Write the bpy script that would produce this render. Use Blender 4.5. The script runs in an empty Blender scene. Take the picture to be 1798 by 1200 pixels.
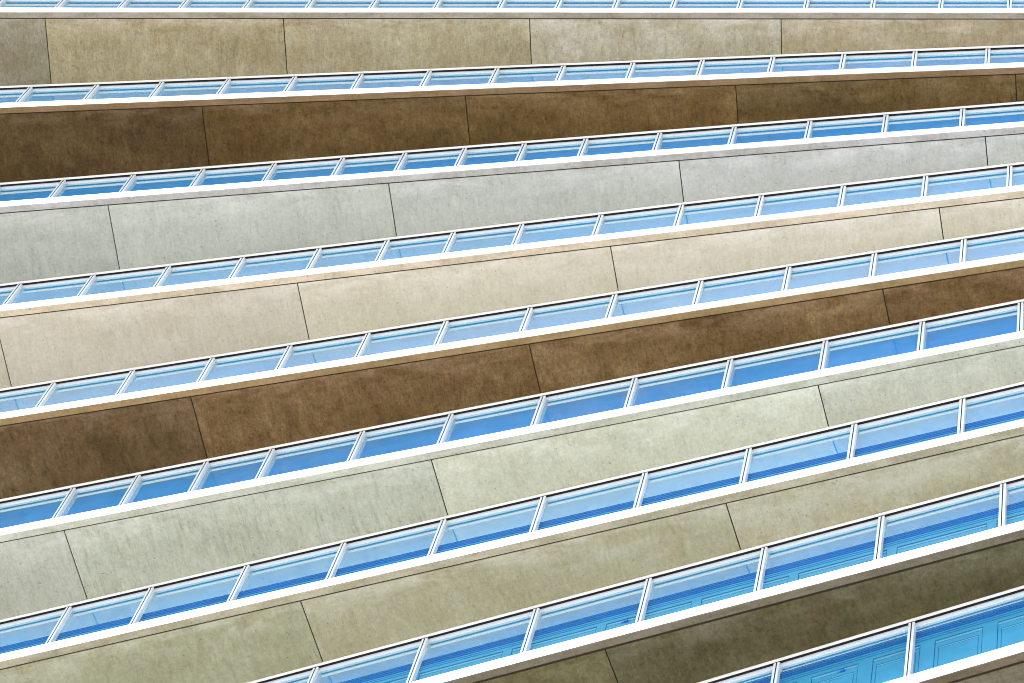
import bpy, bmesh, math, random
from mathutils import Matrix, Vector

R = math.radians
random.seed(7)
scene = bpy.context.scene
col = scene.collection

# ------------------------------------------------------------------ camera
CAM_Z = 1.6
FOCAL, PITCH, ROLL = 6173.486, R(66.38940), R(21.365433)
cd = bpy.data.cameras.new("camera")
cam = bpy.data.objects.new("camera", cd)
col.objects.link(cam)
scene.camera = cam
fwd = Vector((0, math.cos(PITCH), math.sin(PITCH)))
rt = Vector((1, 0, 0))
up = rt.cross(fwd)
cr = rt * math.cos(ROLL) + up * math.sin(ROLL)
cu = -rt * math.sin(ROLL) + up * math.cos(ROLL)
cam.matrix_world = Matrix((
    (cr.x, cu.x, -fwd.x, 0), (cr.y, cu.y, -fwd.y, 0), (cr.z, cu.z, -fwd.z, CAM_Z), (0, 0, 0, 1)))
cd.sensor_fit = 'HORIZONTAL'
cd.sensor_width = 36.0
cd.lens = 36.0 * FOCAL / 1798.0
cd.clip_start = 0.1
cd.clip_end = 4000

# ------------------------------------------------------------------ sky, sun, exposure
SUN_EL, SUN_AZ = R(57), R(254)            # azimuth clockwise from +Y
world = bpy.data.worlds.new("World")
scene.world = world
world.use_nodes = True
wn = world.node_tree
wn.nodes.clear()
wo = wn.nodes.new('ShaderNodeOutputWorld')
wb = wn.nodes.new('ShaderNodeBackground')
sky = wn.nodes.new('ShaderNodeTexSky')
sky.sky_type = 'NISHITA'
sky.sun_disc = False
sky.sun_elevation = SUN_EL
sky.sun_rotation = SUN_AZ
wb.inputs['Strength'].default_value = 0.14
wn.links.new(sky.outputs[0], wb.inputs['Color'])
wn.links.new(wb.outputs[0], wo.inputs['Surface'])
sd = bpy.data.lights.new("sun", 'SUN')
sun = bpy.data.objects.new("sun", sd)
col.objects.link(sun)
sd.energy = 4.2
sd.angle = R(0.5)
sd.color = (1.0, 0.94, 0.84)
to_sun = Vector((math.sin(SUN_AZ) * math.cos(SUN_EL), math.cos(SUN_AZ) * math.cos(SUN_EL), math.sin(SUN_EL)))
sun.rotation_euler = to_sun.to_track_quat('Z', 'Y').to_euler()
sun.location = (-30, -60, 90)
vs = scene.view_settings
vs.view_transform = 'Standard'
vs.look = 'None'
vs.gamma = 1.0
vs.use_curve_mapping = False
vs.exposure = 1.84
scene.cycles.filter_width = 1.0
scene.cycles.max_bounces = 6
scene.cycles.diffuse_bounces = 3
scene.cycles.glossy_bounces = 4


# ------------------------------------------------------------------ materials
def lin(c, k=1.0):
    o = []
    for v in c:
        v = v / 255.0
        o.append(k * (v / 12.92 if v <= 0.04045 else ((v + 0.055) / 1.055) ** 2.4))
    return (o[0], o[1], o[2], 1.0)


def new_mat(name):
    m = bpy.data.materials.new(name)
    m.use_nodes = True
    nt = m.node_tree
    nt.nodes.clear()
    out = nt.nodes.new('ShaderNodeOutputMaterial')
    b = nt.nodes.new('ShaderNodeBsdfPrincipled')
    nt.links.new(b.outputs[0], out.inputs['Surface'])
    return m, nt, b, out


def noise(nt, vec, scale, detail=4.0, rough=0.55, dist=0.0):
    n = nt.nodes.new('ShaderNodeTexNoise')
    n.inputs['Scale'].default_value = scale
    n.inputs['Detail'].default_value = detail
    n.inputs['Roughness'].default_value = rough
    n.inputs['Distortion'].default_value = dist
    nt.links.new(vec, n.inputs['Vector'])
    return n.outputs['Fac']


def mapping(nt, vec, scale, rot=(0, 0, 0)):
    mp = nt.nodes.new('ShaderNodeMapping')
    mp.inputs['Scale'].default_value = scale
    mp.inputs['Rotation'].default_value = rot
    nt.links.new(vec, mp.inputs['Vector'])
    return mp.outputs[0]


def ramp(nt, fac, stops):
    r = nt.nodes.new('ShaderNodeValToRGB')
    e = r.color_ramp.elements
    while len(e) < len(stops):
        e.new(0.5)
    for i, (p, c) in enumerate(stops):
        e[i].position = p
        e[i].color = c if len(c) == 4 else (*c, 1)
    nt.links.new(fac, r.inputs[0])
    return r.outputs[0]


def mixc(nt, fac, a, b, mode='MIX'):
    m = nt.nodes.new('ShaderNodeMix')
    m.data_type = 'RGBA'
    m.blend_type = mode
    for sock, v in ((m.inputs[0], fac), (m.inputs[6], a), (m.inputs[7], b)):
        if isinstance(v, (int, float)):
            sock.default_value = v
        elif isinstance(v, tuple):
            sock.default_value = v
        else:
            nt.links.new(v, sock)
    return m.outputs[2]


def bump(nt, b, h, strength, dist):
    bp = nt.nodes.new('ShaderNodeBump')
    bp.inputs['Strength'].default_value = strength
    bp.inputs['Distance'].default_value = dist
    nt.links.new(h, bp.inputs['Height'])
    nt.links.new(bp.outputs[0], b.inputs['Normal'])


def g(v):
    return (v, v, v, 1)


def obj_vec(nt):
    """object coordinates, shifted for each object so that no two panels show the same cloudiness"""
    tc = nt.nodes.new('ShaderNodeTexCoord')
    oi = nt.nodes.new('ShaderNodeObjectInfo')
    ml = nt.nodes.new('ShaderNodeMath')
    ml.operation = 'MULTIPLY'
    ml.inputs[1].default_value = 60.0
    nt.links.new(oi.outputs['Random'], ml.inputs[0])
    cb = nt.nodes.new('ShaderNodeCombineXYZ')
    nt.links.new(ml.outputs[0], cb.inputs['X'])
    nt.links.new(ml.outputs[0], cb.inputs['Z'])
    ad = nt.nodes.new('ShaderNodeVectorMath')
    ad.operation = 'ADD'
    nt.links.new(tc.outputs['Object'], ad.inputs[0])
    nt.links.new(cb.outputs[0], ad.inputs[1])
    nt['alpha_node'] = oi.name
    return ad.outputs[0], oi.outputs['Color']


KA = 0.80


def concrete(name, c_dark, c_mid, c_light, c_stain, mottle=1.0, streak=0.3):
    m, nt, b, out = new_mat(name)
    vec, tint = obj_vec(nt)
    big = noise(nt, mapping(nt, vec, (0.45, 0.9, 1)), 1.0, 3, 0.55, 0.4)
    med = noise(nt, mapping(nt, vec, (1, 0.7, 1), (0, 0, 0.25)), 2.6, 6, 0.62, 0.9)
    fac = nt.nodes.new('ShaderNodeMix')
    fac.inputs[0].default_value = 0.42
    nt.links.new(big, fac.inputs[2])
    nt.links.new(med, fac.inputs[3])
    w = 0.20 if mottle > 0.8 else 0.26
    base = ramp(nt, fac.outputs[0], [(0.5 - w, lin(c_dark, KA)), (0.5, lin(c_mid, KA)), (0.5 + w, lin(c_light, KA))])
    # rust-brown and grey water stains
    st = noise(nt, mapping(nt, vec, (0.6, 0.35, 1), (0, 0, -0.3)), 1.3, 4, 0.6, 0.6)
    stf = ramp(nt, st, [(0.54, g(0)), (0.74, g(0.42 * mottle))])
    c = mixc(nt, stf, base, lin(c_stain, KA))
    # trowel marks and drips running in from the slab edge
    sk = noise(nt, mapping(nt, vec, (6.0, 0.75, 1), (0, 0, 0.16)), 1.5, 7, 0.72, 0.7)
    sv = ramp(nt, sk, [(0.36, g(0.74)), (0.46, g(0.97)), (0.54, g(1.02)), (0.66, g(1.22))])
    patch = ramp(nt, noise(nt, vec, 0.6, 3, 0.55), [(0.36, g(0.25)), (0.58, g(1))])
    am = nt.nodes.new('ShaderNodeMath')
    am.operation = 'MULTIPLY'
    nt.links.new(patch, am.inputs[0])
    nt.links.new(nt.nodes[nt['alpha_node']].outputs['Alpha'], am.inputs[1])
    c = mixc(nt, am.outputs[0], c, mixc(nt, 1.0, c, sv, 'MULTIPLY'))
    # short slanting trowel strokes
    t1 = noise(nt, mapping(nt, vec, (9.0, 2.6, 1), (0, 0, 0.45)), 1.5, 7, 0.72, 1.2)
    c = mixc(nt, 1.0, c, ramp(nt, t1, [(0.34, g(1 - 0.24 * mottle)), (0.47, g(1 - 0.03 * mottle)), (0.53, g(1 + 0.02 * mottle)), (0.66, g(1 + 0.16 * mottle))]), 'MULTIPLY')
    # paler lime bloom along the drip groove, ragged
    sx = nt.nodes.new('ShaderNodeSeparateXYZ')
    tc = nt.nodes.new('ShaderNodeTexCoord')
    nt.links.new(tc.outputs['Object'], sx.inputs[0])
    mr = nt.nodes.new('ShaderNodeMapRange')
    mr.inputs['From Min'].default_value = 0.15
    mr.inputs['From Max'].default_value = 0.75
    mr.inputs['To Min'].default_value = 0.5
    mr.inputs['To Max'].default_value = 0.0
    nt.links.new(sx.outputs['Y'], mr.inputs['Value'])
    ad = nt.nodes.new('ShaderNodeMath')
    ad.operation = 'MULTIPLY'
    nt.links.new(mr.outputs[0], ad.inputs[0])
    nt.links.new(ramp(nt, noise(nt, mapping(nt, vec, (0.8, 2.5, 1)), 1.4, 5, 0.6, 0.4), [(0.42, g(0)), (0.62, g(1))]), ad.inputs[1])
    bl = tuple(min(255, int(x * 1.12 + 12)) for x in (c_light[0], c_light[1], c_light[2] + 8))
    c = mixc(nt, ad.outputs[0], c, lin(bl, KA * 0.92))
    # swirling float marks
    sw = noise(nt, mapping(nt, vec, (1, 1, 1)), 5.5, 8, 0.75, 1.6)
    c = mixc(nt, 1.0, c, ramp(nt, sw, [(0.33, g(1 - 0.16 * mottle)), (0.5, g(1.0)), (0.66, g(1 + 0.10 * mottle))]), 'MULTIPLY')
    # sand grain and pin holes
    gr = noise(nt, vec, 15, 8, 0.85)
    c = mixc(nt, 1.0, c, ramp(nt, gr, [(0.34, g(1 - 0.24 * mottle)), (0.5, g(1.0)), (0.66, g(1 + 0.17 * mottle))]), 'MULTIPLY')
    ph = noise(nt, vec, 17, 2, 0.5)
    c = mixc(nt, 1.0, c, ramp(nt, ph, [(0.27, g(0.62)), (0.31, g(1.0))]), 'MULTIPLY')
    c = mixc(nt, 1.0, c, tint, 'MULTIPLY')
    nt.links.new(c, b.inputs['Base Color'])
    b.inputs['Roughness'].default_value = 0.85
    b.inputs['Specular IOR Level'].default_value = 0.15
    bump(nt, b, mixc(nt, 0.5, t1, gr), 0.5, 0.02)
    return m


SOFFIT = {  # dark, middle, light, stain (as the panels look in even light)
    'Z': ((150, 140, 110), (170, 162, 135), (185, 180, 160), (140, 125, 95)),
    'A': ((152, 138, 108), (173, 163, 135), (191, 184, 163), (160, 136, 96)),
    'B': ((78, 60, 30), (105, 82, 46), (130, 108, 70), (94, 68, 34)),
    'C': ((173, 175, 165), (189, 191, 181), (200, 202, 193), (172, 169, 150)),
    'D': ((197, 186, 162), (209, 200, 177), (218, 210, 191), (192, 174, 136)),
    'E': ((90, 68, 37), (118, 92, 57), (143, 117, 82), (94, 69, 36)),
    'F': ((184, 182, 160), (201, 200, 178), (213, 212, 193), (188, 181, 146)),
    'G': ((158, 152, 118), (176, 170, 138), (192, 188, 164), (172, 150, 104)),
    'H': ((88, 80, 48), (107, 98, 64), (124, 116, 84), (100, 80, 44)),
    'I': ((100, 88, 66), (122, 110, 86), (140, 128, 104), (100, 80, 50)),
    'J': ((100, 88, 66), (122, 110, 86), (140, 128, 104), (100, 80, 50)),
}
EDGE = {
    'Z': (160, 145, 128), 'A': (156, 147, 130), 'B': (130, 106, 74), 'C': (176, 174, 168), 'D': (203, 187, 160),
    'E': (148, 124, 84), 'F': (188, 188, 168), 'G': (172, 164, 136), 'H': (122, 112, 90), 'I': (120, 104, 80), 'J': (120, 104, 80)}
MOT = {'A': 0.9, 'B': 1.4, 'C': 0.5, 'D': 0.45, 'E': 1.4, 'F': 0.6, 'G': 0.65, 'H': 1.15}
M_SOFFIT, M_EDGE = {}, {}
for k, (a, b_, c_, d_) in SOFFIT.items():
    M_SOFFIT[k] = concrete('soffit_concrete_' + k, a, b_, c_, d_, MOT.get(k, 1.0), 0.34 * MOT.get(k, 1.0))
    e = EDGE[k]
    M_EDGE[k] = concrete('edge_concrete_' + k, tuple(int(x * 0.9) for x in e), e, tuple(min(255, int(x * 1.07)) for x in e),
                         (int(e[0] * 0.85), int(e[1] * 0.74), int(e[2] * 0.6)), 0.6, 0.12)


def mat_dark(name, c):
    m, nt, b, out = new_mat(name)
    b.inputs['Base Color'].default_value = c
    b.inputs['Roughness'].default_value = 0.9
    return m


def mat_white(name, c, wear, spec=0.3, rough=0.45, shift=0.0, along=False):
    m, nt, b, out = new_mat(name)
    vec, tint = obj_vec(nt)
    n1 = noise(nt, vec, 3.5, 6, 0.7, 0.8)
    n2 = noise(nt, mapping(nt, vec, (4, 4, 1)), 6.0, 5, 0.7)
    wk = 1.0
    if along:                                   # flaking gets worse towards one end of the storey
        tcw = nt.nodes.new('ShaderNodeTexCoord')
        sxw = nt.nodes.new('ShaderNodeSeparateXYZ')
        nt.links.new(tcw.outputs['Object'], sxw.inputs[0])
        mrw = nt.nodes.new('ShaderNodeMapRange')
        mrw.inputs['From Min'].default_value = -7.0
        mrw.inputs['From Max'].default_value = 1.0
        mrw.inputs['To Min'].default_value = 0.25
        mrw.inputs['To Max'].default_value = 1.0
        nt.links.new(sxw.outputs['X'], mrw.inputs['Value'])
        wk = mrw.outputs[0]
    f1 = ramp(nt, n1, [(0.46 - shift, g(0)), (0.70 - shift, g(wear))])
    f1 = mixc(nt, 1.0, f1, wk, 'MULTIPLY') if along else f1
    cc = mixc(nt, f1, c, (c[0] * 0.62, c[1] * 0.54, c[2] * 0.55, 1))
    f2 = ramp(nt, n2, [(0.60 - shift, g(0)), (0.74 - shift, g(wear * 0.9))])
    f2 = mixc(nt, 1.0, f2, wk, 'MULTIPLY') if along else f2
    cc = mixc(nt, f2, cc, (c[0] * 0.40, c[1] * 0.34, c[2] * 0.33, 1))
    cc = mixc(nt, 1.0, cc, tint, 'MULTIPLY')
    nt.links.new(cc, b.inputs['Base Color'])
    b.inputs['Roughness'].default_value = rough
    b.inputs['Specular IOR Level'].default_value = spec
    bump(nt, b, n2, 0.12, 0.01)
    return m


M_DARK = mat_dark('black_sealant', (0.010, 0.009, 0.008, 1))
M_JOINT = mat_dark('dark_brown_joint_filler', (0.040, 0.031, 0.020, 1))
M_FASCIA = mat_white('white_fascia_paint', (0.48, 0.48, 0.49, 1), 0.4)
M_FASCIA_WORN = mat_white('weathered_white_fascia_paint', (0.30, 0.29, 0.293, 1), 1.0, 0.3, 0.5, 0.07, True)
M_TRIM = mat_white('ivory_trim_paint', (0.86, 0.85, 0.83, 1), 0.15)
M_FRAME = mat_white('pale_window_metal', (0.66, 0.74, 0.84, 1), 0.10, 0.5, 0.35)


def mat_glass(name, base, refl, fac):
    """blue reflective coating over a blue body"""
    m, nt, b, out = new_mat(name)
    vec, tint = obj_vec(nt)
    n = noise(nt, mapping(nt, vec, (0.8, 0.8, 2.0)), 1.4, 4, 0.6, 0.6)
    bc = mixc(nt, 1.0, ramp(nt, n, [(0.3, tuple(x * 0.88 for x in base[:3]) + (1,)), (0.7, tuple(x * 1.06 for x in base[:3]) + (1,))]), tint, 'MULTIPLY')
    nt.links.new(bc, b.inputs['Base Color'])
    b.inputs['Roughness'].default_value = 0.4
    b.inputs['Specular IOR Level'].default_value = 0.2
    gl = nt.nodes.new('ShaderNodeBsdfGlossy')
    gl.inputs['Color'].default_value = refl
    gl.inputs['Roughness'].default_value = 0.03
    n2 = noise(nt, mapping(nt, vec, (1.0, 1.0, 1.0)), 0.9, 2, 0.5)
    bp = nt.nodes.new('ShaderNodeBump')
    bp.inputs['Strength'].default_value = 0.006
    bp.inputs['Distance'].default_value = 0.05
    nt.links.new(n2, bp.inputs['Height'])
    nt.links.new(bp.outputs[0], gl.inputs['Normal'])
    mx = nt.nodes.new('ShaderNodeMixShader')
    mx.inputs[0].default_value = fac
    nt.links.new(b.outputs[0], mx.inputs[1])
    nt.links.new(gl.outputs[0], mx.inputs[2])
    nt.links.new(mx.outputs[0], out.inputs['Surface'])
    return m


M_GLASS = mat_glass('blue_mirror_glass', (0.0, 0.42, 1.0, 1), (0.97, 0.83, 0.46, 1), 0.55)
M_PALE = mat_glass('light_blue_gloss_enamel', (0.11, 0.32, 0.49, 1), (0.6, 0.9, 1, 1), 0.10)
M_SCREEN = mat_glass('blue_gloss_enamel', (0.04, 0.26, 0.42, 1), (0.6, 0.9, 1, 1), 0.10)
M_MID = mat_glass('mid_blue_slat_enamel', (0.008, 0.145, 0.40, 1), (0.6, 0.9, 1, 1), 0.08)
M_SLAT = mat_glass('deep_blue_slat_enamel', (0.004, 0.10, 0.36, 1), (0.6, 0.9, 1, 1), 0.08)
M_FIX = mat_glass('navy_fitting_enamel', (0.0, 0.09, 0.42, 1), (0.6, 0.9, 1, 1), 0.08)


def mat_ground():
    m, nt, b, out = new_mat('pale_paving')
    tc = nt.nodes.new('ShaderNodeTexCoord')
    br = nt.nodes.new('ShaderNodeTexBrick')
    br.inputs['Scale'].default_value = 1.0
    br.inputs['Color1'].default_value = (0.42, 0.40, 0.37, 1)
    br.inputs['Color2'].default_value = (0.37, 0.355, 0.33, 1)
    br.inputs['Mortar'].default_value = (0.22, 0.21, 0.20, 1)
    br.inputs['Mortar Size'].default_value = 0.012
    nt.links.new(tc.outputs['Object'], br.inputs['Vector'])
    n = noise(nt, tc.outputs['Object'], 0.6, 6, 0.6)
    c = mixc(nt, 1.0, br.outputs['Color'], ramp(nt, n, [(0.3, g(0.85)), (0.7, g(1.1))]), 'MULTIPLY')
    nt.links.new(c, b.inputs['Base Color'])
    b.inputs['Roughness'].default_value = 0.9
    return m


# ------------------------------------------------------------------ mesh helpers
def add_box(bm, x0, x1, y0, y1, z0, z1, mi=0):
    v = [bm.verts.new(p) for p in ((x0, y0, z0), (x1, y0, z0), (x1, y1, z0), (x0, y1, z0),
                                   (x0, y0, z1), (x1, y0, z1), (x1, y1, z1), (x0, y1, z1))]
    for f in ((3, 2, 1, 0), (4, 5, 6, 7), (0, 1, 5, 4), (1, 2, 6, 5), (2, 3, 7, 6), (3, 0, 4, 7)):
        bm.faces.new([v[i] for i in f]).material_index = mi


def add_prism(bm, poly, z0, z1, mi=0):
    """poly: (x, y) anticlockwise seen from above"""
    lo = [bm.verts.new((x, y, z0)) for x, y in poly]
    hi = [bm.verts.new((x, y, z1)) for x, y in poly]
    n = len(poly)
    bm.faces.new(list(reversed(lo))).material_index = mi
    bm.faces.new(hi).material_index = mi
    for i in range(n):
        j = (i + 1) % n
        bm.faces.new((lo[i], lo[j], hi[j], hi[i])).material_index = mi


def link(name, bm, mats, parent=None, label=None, bevel=0.0):
    me = bpy.data.meshes.new(name)
    bmesh.ops.recalc_face_normals(bm, faces=bm.faces)
    bm.to_mesh(me)
    bm.free()
    for m in (mats if isinstance(mats, (list, tuple)) else (mats,)):
        me.materials.append(m)
    o = bpy.data.objects.new(name, me)
    col.objects.link(o)
    if parent is not None:
        o.parent = parent
    if label:
        o['label'] = label
    if bevel:
        bv = o.modifiers.new('bevel', 'BEVEL')
        bv.width = bevel
        bv.segments = 2
        bv.limit_method = 'ANGLE'
    return o


# ------------------------------------------------------------------ ground
bm = bmesh.new()
add_box(bm, -900, 900, -900, 900, -0.5, 0.0)
gnd = link('ground', bm, mat_ground())
gnd['kind'] = 'structure'

# ------------------------------------------------------------------ the twisting tower
# every storey is the same prism, turned about two and a half degrees from the one above it
KS = 'ZABCDEFGHIJ'
PITCH_Z = 3.4
U_A = 74.1804 + CAM_Z            # underside of slab A
FAS, STRIP = 0.3296, 0.1348
TH = dict(zip(KS, (-19.65, -22.212, -24.78, -27.3, -29.897, -32.448, -34.971, -37.509, -39.92, -42.184, -44.5)))
SD = dict(zip(KS, (22.05, 22.147, 22.26, 22.34, 22.353, 22.304, 22.26, 22.213, 22.205, 22.292, 22.30)))
GD = dict(zip(KS, (22.72, 22.81, 22.893, 22.99, 23.012, 22.98, 22.917, 22.866, 22.827, 22.884, 22.90)))
U = {k: U_A + PITCH_Z * (1 - i) for i, k in enumerate(KS)}
MULL = {  # mullion positions along each window band
    'A': (-24.6, -23.09, -21.58, -20.11, -18.59, -17.11, -15.61, -14.11, -12.61, -11.28, -9.96, -8.63, -7.11, -5.6, -4.09, -2.56, -1.03),
    'B': (-24.17, -22.59, -21.06, -19.51, -17.97, -16.44, -14.88, -13.34, -11.84, -10.28, -8.73, -7.17, -5.61, -4.05, -2.47),
    'C': (-23.64, -22.04, -20.46, -18.85, -17.32, -15.94, -14.62, -13.31, -11.97, -10.37, -8.77, -7.16, -5.55, -3.94),
    'D': (-24.95, -23.31, -21.64, -20.01, -18.35, -16.88, -15.46, -14.01, -12.34, -10.66, -9.01, -7.33, -5.66, -3.97),
    'E': (-24.53, -22.82, -21.11, -19.47, -17.83, -16.21, -14.48, -12.76, -11.03, -9.28, -7.59, -5.85),
    'F': (-24.47, -23.1, -21.69, -20.33, -18.49, -16.71, -14.88, -13.08, -11.23, -9.41, -7.58, -5.75),
    'G': (-24.97, -23.29, -21.37, -19.45, -17.5, -15.58, -13.65, -11.71, -9.77, -7.81),
    'H': (-22.6, -20.53, -18.46, -16.38, -14.32, -12.24, -10.17, -8.06),
    'I': (-12.84, -10.55),
}
JOINT = {  # joints between soffit panels
    'A': (-22.63, -17.11, -11.53, -5.95), 'B': (-19.29, -13.48, -7.67, -1.81), 'C': (-21.66, -15.62, -9.56, -3.36),
    'D': (-24.4, -18.02, -11.65, -5.21), 'E': (-20.63, -13.9, -7.17), 'F': (-23.55, -16.38, -9.21),
    'G': (-19.41, -11.68), 'H': (-14.53,)}
JSTEP = {'Z': 5.4, 'A': 5.56, 'B': 5.83, 'C': 6.1, 'D': 6.4, 'E': 6.73, 'F': 7.17, 'G': 7.73, 'H': 8.2, 'I': 8.6, 'J': 9.0}
XC = -13.0                        # origin of each storey, along its face
X0, X1 = -36.0, 9.0               # ends of the storey
root = bpy.data.objects.new('twisted_tower', None)
col.objects.link(root)
root.location = (-9.0, 26.0, 0.0)
root['label'] = 'twisting concrete tower with brown, grey and beige soffits, white edges and blue ribbon windows'
root['category'] = 'building'
ROOT_INV = root.matrix_basis.inverted()


def storey_matrix(k, m, z):
    t = R(TH[k])
    d = Vector((math.cos(t), math.sin(t), 0))
    n = Vector((-math.sin(t), math.cos(t), 0))
    return Matrix.Translation(d * XC + n * m + Vector((0, 0, z))) @ Matrix.Rotation(t, 4, 'Z')


def place(o, k, m, z):
    o.parent = root
    o.matrix_parent_inverse = Matrix.Identity(4)
    o.matrix_basis = Matrix.Translation(-Vector(root.location)) @ storey_matrix(k, m, z)


def other_line(k, k2, off):
    """line at depth off of storey k2, as y(x) in the slab frame of storey k"""
    t = R(TH[k2] - TH[k])
    a = math.tan(t)
    # points P with n2.P = off ; in k coordinates (s, m): -sin(t) s + cos(t) m = off
    return lambda x: (off / math.cos(t) + a * (x + XC)) - SD[k]


def seq(known, step, lo, hi):
    v = list(known)
    if not v:
        v = [-12.0]
    while v[0] - step > lo + 0.6:
        v.insert(0, v[0] - step)
    while v[-1] + step < hi - 0.6:
        v.append(v[-1] + step)
    return v


TINT = {  # panels that are darker, warmer or cooler than the rest of their soffit
    ('A', 0): (0.68, 0.68, 0.68), ('A', 1): (0.93, 0.90, 0.80), ('A', 2): (0.98, 0.97, 0.90), ('A', 3): (1.06, 1.08, 1.12), ('A', 4): (1.0, 0.95, 0.90),
    ('B', 0): (0.70, 0.70, 0.76), ('B', 1): (0.86, 0.84, 0.82), ('B', 2): (1.0, 0.98, 0.92), ('B', 3): (0.94, 0.96, 0.96),
    ('C', 0): (0.92, 0.92, 0.90), ('C', 1): (0.98, 0.99, 0.97), ('C', 3): (1.02, 1.0, 1.02),
    ('D', 0): (0.9, 0.9, 0.92), ('D', 1): (0.92, 0.92, 0.94), ('D', 3): (1.02, 1.03, 1.05),
    ('E', 0): (0.72, 0.74, 0.80), ('E', 1): (0.96, 0.96, 0.98), ('E', 2): (1.0, 1.0, 0.98), ('E', 3): (0.95, 0.92, 0.90),
    ('F', 0): (0.89, 0.90, 0.94), ('F', 1): (0.88, 0.90, 0.90), ('F', 2): (1.05, 1.05, 1.03), ('F', 3): (0.98, 0.98, 1.0),
    ('G', 0): (0.94, 0.97, 0.96), ('G', 1): (1.0, 1.0, 1.0), ('G', 2): (1.08, 1.07, 1.1),
    ('H', 0): (1.05, 1.05, 1.02), ('H', 1): (0.88, 0.9, 0.96),
}
STREAK = {('A', 0): 0.5, ('A', 1): 0.75, ('A', 2): 0.45, ('A', 3): 0.5, ('B', 0): 0.55, ('B', 1): 0.4, ('C', 0): 0.6, ('C', 1): 0.4,
          ('C', 2): 0.25, ('C', 3): 0.15, ('D', 0): 0.2, ('D', 1): 0.45, ('D', 2): 0.15, ('D', 3): 0.1, ('E', 0): 0.7, ('E', 1): 0.6,
          ('F', 0): 0.4, ('F', 1): 0.9, ('F', 2): 0.25, ('F', 3): 0.2, ('G', 0): 0.6, ('G', 1): 0.25, ('G', 2): 0.1}
LAB = {'A': 'olive tan concrete soffit panel', 'B': 'dark brown stained soffit panel', 'C': 'pale cool grey soffit panel',
       'D': 'beige soffit panel', 'E': 'chocolate brown mottled soffit panel', 'F': 'pale greenish grey soffit panel',
       'G': 'khaki grey soffit panel', 'H': 'dark olive soffit panel'}
SCREEN_TOP = {'G': 0.98, 'H': 0.74, 'I': 0.24, 'J': 0.24}      # drop below the head at which the louvred screen starts

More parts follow.
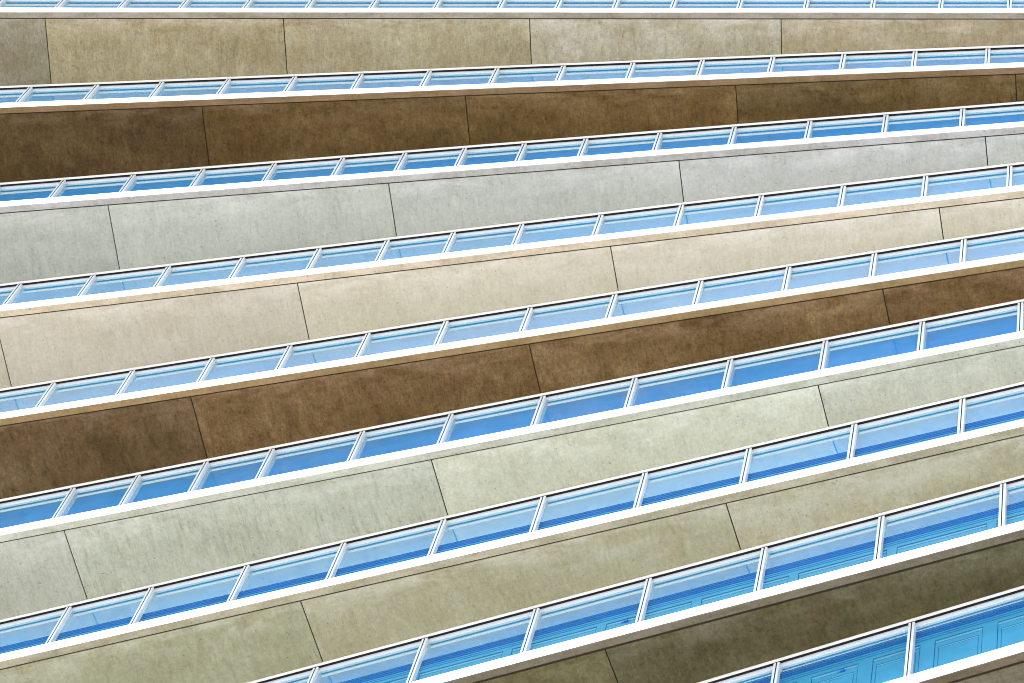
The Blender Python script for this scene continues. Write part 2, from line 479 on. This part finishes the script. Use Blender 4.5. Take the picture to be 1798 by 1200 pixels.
for i, k in enumerate(KS):
    th, u = TH[k], U[k]
    L0, L1 = X0 - XC, X1 - XC
    # ---- slab core (dark, seen only in the joints)
    bm = bmesh.new()
    add_box(bm, L0, L1, STRIP + 0.002, 13.0, 0.035, FAS - 0.004)
    slab = link('floor_slab', bm, M_JOINT)
    place(slab, k, SD[k], u)
    # ---- edge beam: its underside is the narrow strip in front of the drip groove
    bm = bmesh.new()
    add_box(bm, L0, L1, 0.004, STRIP, 0.0, FAS - 0.006)
    eb = link('edge_beam', bm, M_EDGE[k], slab, bevel=0.006)
    eb.color = (1, 1, 1, 0.12)
    # ---- white fascia, with a slightly uneven painted lower and upper edge
    bm = bmesh.new()
    n = int((L1 - L0) / 0.22)
    rng = random.Random(100 + i)
    rowsv = []
    wav = [rng.uniform(-1, 1) for _ in range(n + 1)]
    for q in range(n + 1):
        x = L0 + (L1 - L0) * q / n
        w = 0.008 * (wav[q] * 0.5 + math.sin(x * 0.9 + i) * 0.6)
        w2 = 0.006 * (wav[-q - 1] * 0.4 + math.sin(x * 0.55 + 2 * i))
        rowsv.append([bm.verts.new(p) for p in ((x, -0.006, 0.006 + w), (x, -0.006, FAS + w2), (x, 0.004, FAS + w2), (x, 0.004, 0.006 + w))])
    for q in range(n):
        a, b_ = rowsv[q], rowsv[q + 1]
        for e in range(4):
            f = (e + 1) % 4
            bm.faces.new((a[e], b_[e], b_[f], a[f]))
    bm.faces.new(rowsv[0])
    bm.faces.new(list(reversed(rowsv[-1])))
    link('fascia', bm, M_FASCIA_WORN if k in 'GHIJ' else M_FASCIA, slab)
    if k == 'J':
        nxt = None
    else:
        nxt = KS[i + 1]
    # ---- soffit panels between the drip groove and the window head of the storey below
    if nxt:
        back = other_line(k, nxt, GD[nxt] - 0.084)
        tr0 = other_line(k, nxt, GD[nxt] - 0.080)
        tr1 = other_line(k, nxt, GD[nxt] - 0.036)
    else:
        back = lambda x: 1.6
        tr0 = lambda x: 1.603
        tr1 = lambda x: 1.645
    gro = {'H': 0.042, 'I': 0.042, 'G': 0.024, 'F': 0.02}.get(k, 0.024)
    y0 = STRIP + gro
    js = [X0] + seq(JOINT.get(k, ()), JSTEP[k], X0, X1) + [X1]
    first_seen = JOINT[k][0] if k in JOINT else None
    for q in range(len(js) - 1):
        a, b_ = js[q] - XC + 0.0105, js[q + 1] - XC - 0.0105
        if back(b_) < y0 + 0.03:
            continue
        bm = bmesh.new()
        add_prism(bm, [(a, y0), (b_, y0), (b_, back(b_)), (a, back(a))], 0.0, 0.034)
        p = link('soffit_panel', bm, M_SOFFIT[k], slab, LAB.get(k), bevel=0.004)
        rel = None
        if first_seen is not None:
            rel = q - js.index(first_seen) + 1
        t = TINT.get((k, rel), (1, 1, 1))
        p.color = (*t, STREAK.get((k, rel), 0.3))
    # ---- ivory trim along the inner end of the soffit
    bm = bmesh.new()
    add_prism(bm, [(L0, tr0(L0)), (L1, tr0(L1)), (L1, tr1(L1)), (L0, tr1(L0))], -0.012, 0.034)
    link('soffit_trim', bm, M_TRIM, slab, bevel=0.003)
    if nxt:
        g0, g1 = other_line(k, nxt, GD[nxt] - 0.034), other_line(k, nxt, GD[nxt] + 0.017)
        bm = bmesh.new()
        add_prism(bm, [(L0, g0(L0)), (L1, g0(L1)), (L1, g1(L1)), (L0, g1(L0))], 0.016, 0.033)
        link('head_seal', bm, M_DARK, slab)

    if i == 0:
        continue
    # ---------------------------------------------------------------- window band of this storey
    head = U[KS[i - 1]]                        # soffit above
    foot = u + FAS
    HT = head - foot
    bm = bmesh.new()
    # header: a shallow head rail and a sill rail
    add_box(bm, L0, L1, 0.019, 0.16, HT - 0.060, HT + 0.03)
    add_box(bm, L0, L1, 0.020, 0.16, 0.0, 0.10)
    band = link('window_band', bm, [M_FRAME, M_SLAT])
    place(band, k, GD[k], foot)
    ms = MULL.get(k, ())
    step = (ms[-1] - ms[0]) / (len(ms) - 1) if len(ms) > 1 else 2.3
    allm = seq(ms, step, X0, X1)
    lo_seen = ms[0] - 1.2 * step if ms else 1e9
    hi_seen = ms[-1] + 1.2 * step if ms else -1e9

    def mullion(bm, x):
        # front plate in two halves with a dark gasket between, and a deep stem back to the glass
        add_box(bm, x - 0.052, x - 0.009, -0.036, 0.0, 0.0, HT - 0.035)
        add_box(bm, x + 0.009, x + 0.052, -0.036, 0.0, 0.0, HT - 0.035)
        add_box(bm, x - 0.009, x + 0.009, -0.039, 0.0, 0.0, HT - 0.033, 1)
        add_box(bm, x - 0.046, x + 0.046, 0.0, 0.085, 0.0, HT - 0.036)

    def pane(bm, a, b_):
        bot = 0.10
        if k in SCREEN_TOP:
            bot = HT - SCREEN_TOP[k]
        if HT - 0.060 - bot > 0.01:
            add_box(bm, a, b_, 0.055, 0.070, bot, HT - 0.055)

    off_m, off_p = bmesh.new(), bmesh.new()
    edges = [X0] + allm + [X1]
    for x in allm:
        if lo_seen < x < hi_seen:
            bm = bmesh.new()
            mullion(bm, x - XC)
            link('mullion', bm, [M_FRAME, M_DARK], band)
        else:
            mullion(off_m, x - XC)
    for q in range(len(edges) - 1):
        a, b_ = edges[q] - XC + 0.04, edges[q + 1] - XC - 0.04
        if edges[q] > lo_seen - 0.2 and edges[q + 1] < hi_seen + 0.2:
            bm = bmesh.new()
            pane(bm, a, b_)
            if len(bm.verts):
                o = link('window_pane', bm, M_GLASS, band)
                v = random.uniform(0.93, 1.0)
                o.color = (v, v, v, 1)
            else:
                bm.free()
        else:
            pane(off_p, a, b_)
    for nm, bmx, mt in (('mullion', off_m, [M_FRAME, M_DARK]), ('window_pane', off_p, M_GLASS)):
        if len(bmx.verts):
            o = link(nm, bmx, mt, band)
            o['kind'] = 'stuff'
        else:
            bmx.free()
    # ---- blue louvred and panelled screen filling the lower part of the lower bands
    if k in SCREEN_TOP:
        top = HT - SCREEN_TOP[k]
        bm = bmesh.new()
        add_box(bm, L0, L1, 0.086, 0.17, 0.10, top - 0.384, 0)           # back board
        add_box(bm, L0, L1, 0.067, 0.129, top - 0.383, top - 0.004, 3)
        for q in range(5):                                        # louvre slats standing just proud of their board
            z = top - 0.022 - q * 0.073
            add_box(bm, L0, L1, 0.060, 0.0665, z - 0.034, z, 1 if q < 3 else 0)
        zb = top - 0.385
        w = {'G': 1.75, 'H': 1.70}.get(k, 1.03)
        sw = {'G': 0.16, 'H': 0.17}.get(k, 0.24)
        ph = {'H': -15.06, 'I': -11.32}.get(k, -14.0)
        add_box(bm, L0, L1, 0.062, 0.0855, zb - 0.09, zb, 0)      # top rail
        x = ph - w * 14
        while x < X1:
            xc = x - XC
            if xc - sw / 2 > L0 and xc + w + sw / 2 < L1:
                add_box(bm, xc - sw / 2, xc + sw / 2, 0.064, 0.0855, 0.10, zb - 0.09, 0)     # stile
                a, b_ = xc + sw / 2 + 0.012, xc + w - sw / 2 - 0.012
                z1 = zb - 0.125                                   # dark reveal, then a pale bevel, then the field
                add_box(bm, a, b_, 0.069, 0.0855, z1 - 0.06, z1, 2)
                add_box(bm, a, b_, 0.073, 0.0855, z1 - 0.20, z1 - 0.072, 0)
                add_box(bm, a, a + 0.05, 0.073, 0.0855, 0.12, z1 - 0.20, 0)
                add_box(bm, b_ - 0.05, b_, 0.073, 0.0855, 0.12, z1 - 0.20, 0)
                add_box(bm, a + 0.064, b_ - 0.064, 0.074, 0.0855, z1 - 0.255, z1 - 0.222, 2)
                add_box(bm, a + 0.064, b_ - 0.064, 0.076, 0.0855, 0.13, z1 - 0.268, 0)        # raised field
            x += w
        scr = link('louvred_screen', bm, [M_SCREEN, M_SLAT, M_PALE, M_MID], band, 'blue screen of fine louvres over framed panels')
        hx = {'H': (-18.95, -14.62), 'I': (-11.72,)}.get(k, ())
        for x in hx:
            bm = bmesh.new()
            z = zb - 0.20
            xc = x - XC
            add_box(bm, xc - 0.01, xc + 0.05, 0.03, 0.09, z - 0.03, z + 0.03)
            add_box(bm, xc - 0.08, xc - 0.01, 0.05, 0.09, z - 0.02, z + 0.015)
            link('wall_fitting', bm, M_FIX, scr, bevel=0.012)

# ---- tower core behind the window bands, down to the ground
bm = bmesh.new()
c0 = storey_matrix('F', 25.5, 0.0) @ Vector((0, 0, 0))
add_box(bm, -17, 17, 0, 9, 0, U['Z'] + 0.2)
core = link('service_core', bm, M_EDGE['C'])
place(core, 'F', 26.0, 0.0)
